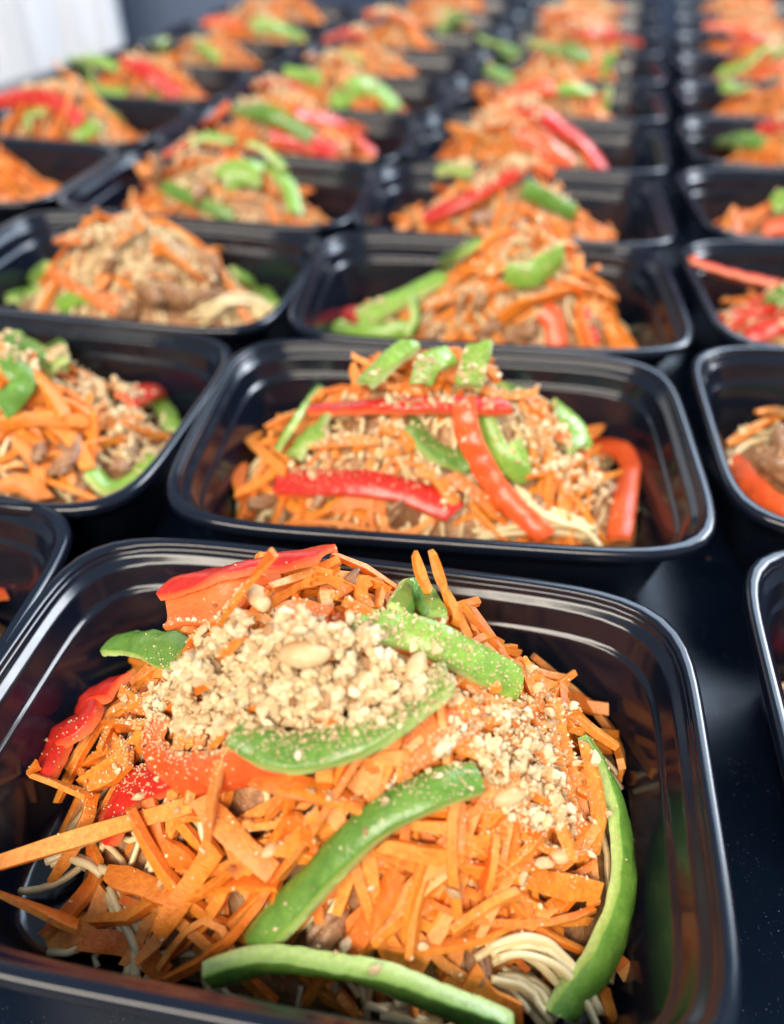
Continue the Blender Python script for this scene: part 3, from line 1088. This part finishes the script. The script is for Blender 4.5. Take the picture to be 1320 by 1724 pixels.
CRUMB = {   # centre in the photograph, spreads in mm, count, pile height
    'B1': [((475, 1128), 38, 12.5, 6500, .005), ((315, 1165), 14, 9, 800, .004), ((880, 1300), 14, 13, 1000, .003), ((925, 1375), 9, 8, 200, .002),
           ((720, 1190), 22, 12, 300, .001), ((550, 1380), 60, 36, 110, .0), ((930, 1215), 12, 9, 160, .002), ((690, 1085), 18, 7, 130, .0), ((80, 1490), 16, 12, 12, 0)],
    'B2': [((725, 700), 26, 6, 1000, .003), ((560, 770), 20, 9, 550, .002), ((900, 720), 20, 9, 600, .002), ((950, 795), 20, 9, 700, .002), ((700, 760), 44, 16, 500, .0)],
    'A2': [((170, 655), 24, 13, 1200, .004), ((230, 740), 15, 14, 700, .003), ((20, 600), 14, 9, 350, .003)],
    'A3': [((240, 415), 34, 18, 3000, .007), ((150, 440), 20, 16, 600, .003), ((430, 440), 6, 4, 60, .004)],
    'B3': [((885, 425), 18, 10, 1500, .007), ((770, 520), 18, 12, 500, .002), ((640, 530), 14, 9, 150, .001), ((1000, 560), 12, 8, 120, .001), ((860, 500), 28, 15, 200, .0)],
    'A4': [((335, 275), 24, 13, 600, .005), ((420, 320), 24, 14, 150, .0)],
    'B4': [((840, 270), 28, 15, 900, .005), ((780, 330), 26, 14, 300, .0), ((930, 310), 12, 10, 150, .002)],
    'C2': [((1240, 750), 20, 16, 200, .002), ((1380, 700), 40, 22, 500, .004)],
    'C3': [((1235, 545), 14, 14, 200, .003), ((1380, 480), 36, 22, 600, .004)],
}
N_PEANUT = {   # single peanuts: photo point, length mm, yaw, tilt, half, label, dz
    'B1': [
        ((436, 1018, 0, .018), 12, 2.0, 0.4, True, 'upright peanut half resting on the orange-red pepper piece', None),
        ((518, 1150), 14, 0.1, 0.2, True, 'biggest peanut half lying in the middle of the nearest pile', None),
        ((858, 1335), 11, 0.3, 0.2, False, 'round pale peanut at the right of the nearest salad', None),
        ((700, 1130), 10, 1.2, 0.5, True, 'peanut half at the right end of the nearest pile', None),
        ((262, 1025), 8, 0.6, 0.3, True, 'upper of the peanut pieces perched on the dark green pepper', None),
        ((238, 1045), 8, 1.9, 0.4, True, 'lower peanut piece perched at the left tip of the orange-red pepper', None),
        ((280, 1250), 10, 0.2, 0.1, False, 'peanut inside the curled orange-red pepper strip', None),
        ((735, 1635), 10, 1.0, 0.6, True, 'peanut half standing above the front green pepper strip', None),
        ((70, 1485), 10, 0.8, 0.8, True, 'peanut half on the bare floor at the left of the nearest container', None),
        ((455, 1425), 6, 0.8, 0.3, False, 'small peanut bit on the carrot shreds left of the longest green strip', None),
        ((945, 1440), 8, 0.3, 0.3, True, 'peanut bit near the right bowed green strip', None),
    ],
}
NOOD = {   # bundles: photo path of the bundle, count, spread mm, dz
    'B1': [([(815, 1600), (860, 1585), (910, 1600), (960, 1650), (985, 1700)], 13, 3.2, .007), ([(830, 1650), (880, 1660), (930, 1705)], 10, 3.5, .005),
           ([(195, 1500), (215, 1540), (240, 1590), (230, 1640)], 9, 4, .002), ([(85, 1445), (130, 1420), (175, 1390)], 2, 2, .006), ([(100, 1430), (150, 1450), (180, 1465)], 2, 1.5, .004),
           ([(640, 1700), (700, 1705), (770, 1720)], 6, 3, .006)],
    'B2': [([(880, 830), (920, 860), (975, 880), (1000, 910)], 10, 5, .009), ([(800, 905), (880, 890), (1000, 900)], 8, 4, .006), ([(440, 850), (460, 830), (450, 870)], 6, 5, .003)],
    'A3': [([(330, 525), (370, 505), (425, 510), (440, 535)], 12, 6, .006)],
    'C2': [([(1235, 790), (1270, 750), (1330, 745)], 6, 6, .006)],
}
MEATS = {
    'B1': [((588, 1005, 0, .034), 6.5, .016), ((480, 1005, 0, .028), 5.5, .012), ((790, 1600), 8, .001), ((560, 1560), 9, .002), ((300, 1420), 8, .0)],
    'B2': [((450, 845), 11, .002), ((690, 870), 12, .002), ((540, 820), 9, .002), ((880, 860), 9, .0), ((1010, 850), 9, .002)],
    'A2': [((110, 760), 13, .006), ((130, 800), 13, .004), ((190, 700), 10, .004), ((60, 760), 10, .003), ((210, 770), 10, .003)],
    'A3': [((250, 490), 17, .004), ((330, 460), 17, .003), ((350, 500), 15, .004), ((300, 510), 15, .003), ((180, 450), 11, .005), ((220, 520), 11, .003), ((410, 450), 8, .004)],
    'B3': [((780, 540), 12, .004), ((830, 550), 11, .004), ((740, 560), 11, .003), ((880, 560), 11, .003), ((1000, 560), 10, .003), ((820, 500), 10, .004)],
    'C2': [((1280, 790), 12, .006), ((1300, 770), 12, .008), ((1330, 800), 14, .006)],
    'A4': [((270, 300), 13, .004), ((340, 330), 12, .003)],
    'B4': [((820, 370), 13, .003), ((780, 300), 10, .004), ((880, 380), 12, .003)],
}


def add_part(name, parts, mat, parent, base, smooth=True, stuff=False, sharp=0):
    V, F = cat_meshes(parts)
    o = mesh_obj(name, V, F, mat, parent=parent, origin=base, smooth=smooth, sharp=sharp)
    if stuff:
        o['kind'] = 'stuff'
    return o


for key, tr in TR.items():
    near = key in SINGLE
    row = int(key[1:])
    base = np.array([tr.c[0], tr.c[1], 0.004])
    sal = empty('noodle_salad', base)
    lab = {'B1': 'biggest mound of carrot shreds, noodles and crushed peanuts, in the nearest container',
           'B2': 'mound of carrot shreds and noodles under crossed red strips in the second container'}.get(key) or \
        'carrot noodle salad with crushed peanuts filling %s' % tr.phrase
    tag(sal, lab, 'salad', 'noodle salads in the containers')
    acc = list(tr.parts)
    b = bed_mesh(tr)
    acc.append(b)
    add_part('noodle_bed', [b], BED, sal, base)
    # noodles under everything
    nn = 55 if key == 'B1' else 90 if near else (36 if row < 6 else 14)
    nd = []
    for _ in range(nn):
        x, y = rng.normal(0, .045), rng.normal(0, .028)
        nd.append(random_noodle(tr, x, y, rng.uniform(-.0005, .002)))
    acc += nd
    add_part('noodle_tangle', nd, NOODLE, sal, base, stuff=True)
    for pts, cnt, spr, dz in NOOD.get(key, []):
        L0 = np.array([tr.hit(p[0], p[1], dz) for p in pts])
        for i in range(cnt):
            off = rng.normal(0, 1, 3) * spr * .001 * np.array([.6, .6, .35])
            off2 = off + rng.normal(0, 1, 3) * .0008
            k = np.linspace(0, 1, len(L0))[:, None]
            L = L0 + off * (1 - k) + off2 * k
            L = catmull(L, 9) + np.array([np.convolve(np.pad(rng.normal(0, .0008, 9), 1, 'edge'), np.ones(3) / 3, 'valid') for _ in range(3)]).T
            V, F = tube(clamp_in(L, .0015), rng.uniform(.0011, .0015), 20)
            q = (tr.to_world(V), F)
            acc.append(q)
            add_part('noodle', [q], NOODLE, sal, base)
    for i, (p, sz, dz) in enumerate(MEATS.get(key, [])):
        L = tr.pick(p, dz)
        q = meat(tr.to_world(clamp_in([L], sz * .0004))[0], sz * .001, int(rng.integers(1e6)))
        acc.append(q)
        add_part('meat_piece', [q], MEAT, sal, base)
    if not MEATS.get(key) and row < 7:
        for i in range(3):
            x, y = rng.normal(0, .04), rng.normal(-.015, .02)
            z = tr.h(np.array([x]), np.array([y]))[0] + .003
            q = meat(tr.to_world(clamp_in([[x, y, z]], .006))[0], .011, int(rng.integers(1e6)))
            acc.append(q)
            add_part('meat_piece', [q], MEAT, sal, base)
    # carrots
    cs = []
    for pts, w, dz in CARR.get(key, []):
        L = np.array([tr.pick(p, dz) for p in pts])
        cs.append(shred(tr, catmull(L, 10), w * .001, rng.uniform(.0017, .0026), rng.normal(0, .3)))
    n = NSHRED.get(key, 80 if row < 7 else 62)
    pb = BVHTree.FromPolygons(*(lambda q: (q[0].tolist(), q[1]))(cat_meshes(tr.parts))) if tr.parts and row < 5 else None
    tries = 0
    while len(cs) < n and tries < 5000:
        tries += 1
        x, y = rng.uniform(-.088, .088), rng.uniform(-.058, .056)
        hh = tr.h(np.array([x]), np.array([y]))[0]
        if hh < -0.0415 + rng.random() * .012:
            continue
        if near and key == 'B1' and x < -.05 and y < -.01 and rng.random() < .7:
            continue
        if key == 'B1' and 0.035 < x < 0.075 and y < -0.036 and rng.random() < .75:
            continue
        q = random_shred(tr, x, y, rng.uniform(.0005, .0085))
        if q is None:
            continue
        if pb is not None:
            bad = False
            for v in q[0][::5]:
                v = Vector(v)
                if pb.find_nearest(v, .0012)[0] is not None or pb.ray_cast(v, Vector((0, 0, -1)), .02)[0] is not None:
                    bad = True
                    break
            if bad:
                continue
        cs.append(q)
    pbv = pb
    acc += cs
    if near:
        for q in cs[:300]:
            add_part('carrot_shred', [q], CARROT, sal, base, sharp=32)
        if len(cs) > 300:
            add_part('carrot_shreds', cs[300:], CARROT, sal, base, stuff=True, sharp=32)
    else:
        add_part('carrot_shreds', cs, CARROT, sal, base, stuff=True, sharp=32)
    # crushed peanuts fall on whatever lies on top
    V, F = cat_meshes(acc)
    bvh = BVHTree.FromPolygons(V.tolist(), F)
    cr, du = [], []
    cl = CRUMB.get(key) if key != 'Z4' else [(None, 20, 8, 30, .0)]
    if cl is None:
        bx, by = tr.bumps[0][:2]
        cl = [(None, 34, 17, 1100 if row < 7 else 800, .003)]
    for ce, sx, sy, cnt, pile in cl:
        if ce is None:
            cx, cy = tr.bumps[0][0] + rng.normal(0, .012), tr.bumps[0][1] + rng.normal(0, .006)
        else:
            L = tr.hit(ce[0], ce[1], .008)
            cx, cy = L[0], L[1]
        for _ in range(cnt):
            if rng.random() < .78:
                rr, aa = math.sqrt(rng.random()), rng.uniform(0, 6.283)
                gx, gy = rr * math.cos(aa), rr * math.sin(aa)
            else:
                gx, gy = rng.normal(0, .75), rng.normal(0, .75)
            r2 = gx * gx + gy * gy
            x, y = cx + gx * sx * .001, cy + gy * sy * .001
            p, nrm = drop(tr, bvh, x, y)
            if p is None or (abs(nrm[2]) < .25 and rng.random() < .8):
                continue
            if pbv is not None and rng.random() < (.8 if key == 'B2' else .35) and pbv.find_nearest(Vector(p), .0006)[0] is not None:
                continue
            u = rng.random()
            size = rng.uniform(.0003, .0008) if u < .60 else (rng.uniform(.0008, .0014) if u < .90 else rng.uniform(.0014, .0028))
            if row >= 4:
                size *= 1.35
            p = p + np.array([0, 0, size * .35 + rng.random() * pile * max(0, 1 - r2)])
            lp = tr.to_local(p)
            if abs(lp[0, 0]) > .1 or abs(lp[0, 1]) > .066:
                continue
            cr.append(crumb(p, size))
        if near:
            for _ in range(int(cnt * (1.5 if key == 'B1' else .8 if key == 'B2' else .4))):
                x, y = cx + rng.normal(0, .75) * sx * .001, cy + rng.normal(0, .75) * sy * .001
                p, nrm = drop(tr, bvh, x, y)
                if p is None:
                    continue
                s = rng.uniform(.00016, .00042)
                du.append((DUST_V @ rand_rot().T * s + p + np.array([0, 0, s * .4]), DUST_F))
    if key == 'B1':      # a second helping fills the hollows of the pile
        F2, n2 = [], 0
        for v, f in cr:
            F2.append(f + n2)
            n2 += len(v)
        bv2 = BVHTree.FromPolygons(V.tolist() + np.concatenate([v for v, f in cr]).tolist(), list(F) + (np.concatenate(F2) + len(V)).tolist())
        L = tr.hit(475, 1128, .008)
        zs = []
        for _ in range(5200):
            rr, aa = math.sqrt(rng.random()), rng.uniform(0, 6.283)
            x, y = L[0] + rr * math.cos(aa) * .036, L[1] + rr * math.sin(aa) * .0115
            p, nrm = drop(tr, bv2, x, y)
            if p is None:
                continue
            zs.append((p, rr))
        lev = np.median([p[2] - tr.to_local(p)[0, 1] * 0 for p, rr in zs])
        for p, rr in zs:
            if pbv.find_nearest(Vector(p), .0025)[0] is not None:
                continue
            size = rng.uniform(.0004, .0009) if rng.random() < .72 else rng.uniform(.0009, .0028)
            fill = max(0.0, min(lev + .002 - p[2], .006)) * (1 - rr * rr)
            cr.append(crumb(p + np.array([0, 0, size * .4 + rng.random() * fill]), size))
    tri_obj('peanut_crumbs', cr, PEANUT, sal, base)
    if du:
        tri_obj('peanut_dust', du, PEANUT, sal, base)
    for i, (p, ln, yaw, tilt, half, lab, dz) in enumerate(N_PEANUT.get(key, [])):
        L = tr.hit(p[0], p[1], .012)
        q, nrm = drop(tr, bvh, L[0], L[1])
        if len(p) == 4:
            q = tr.to_world(tr.pick(p, 0))[0]
        if q is None:
            continue
        V, F = nut(q + np.array([0, 0, ln * .001 * .18 + (.006 if key == 'B1' and i in (1, 3) else 0)]), ln * .001, half, yaw, tilt, 50 + i)
        o = mesh_obj('peanut', V, F, NUT, origin=V.mean(0))
        tag(o, lab, 'peanut', 'single peanuts on the nearest salad')
st = []
for _ in range(160):
    x, y = rng.uniform(-.35, .5), rng.uniform(-.02, .9)
    st.append(crumb(np.array([x, y, .0004]), rng.uniform(.0003, .0010)))
o = tag(tri_obj('stray_crumbs', st, PEANUT, None, np.zeros(3)), 'tiny pale peanut crumbs scattered on the black counter', 'crumbs')
print('triangles', sum(len(o.data.loop_triangles) or len(o.data.polygons) * 2 for o in bpy.data.objects if o.type == 'MESH'))
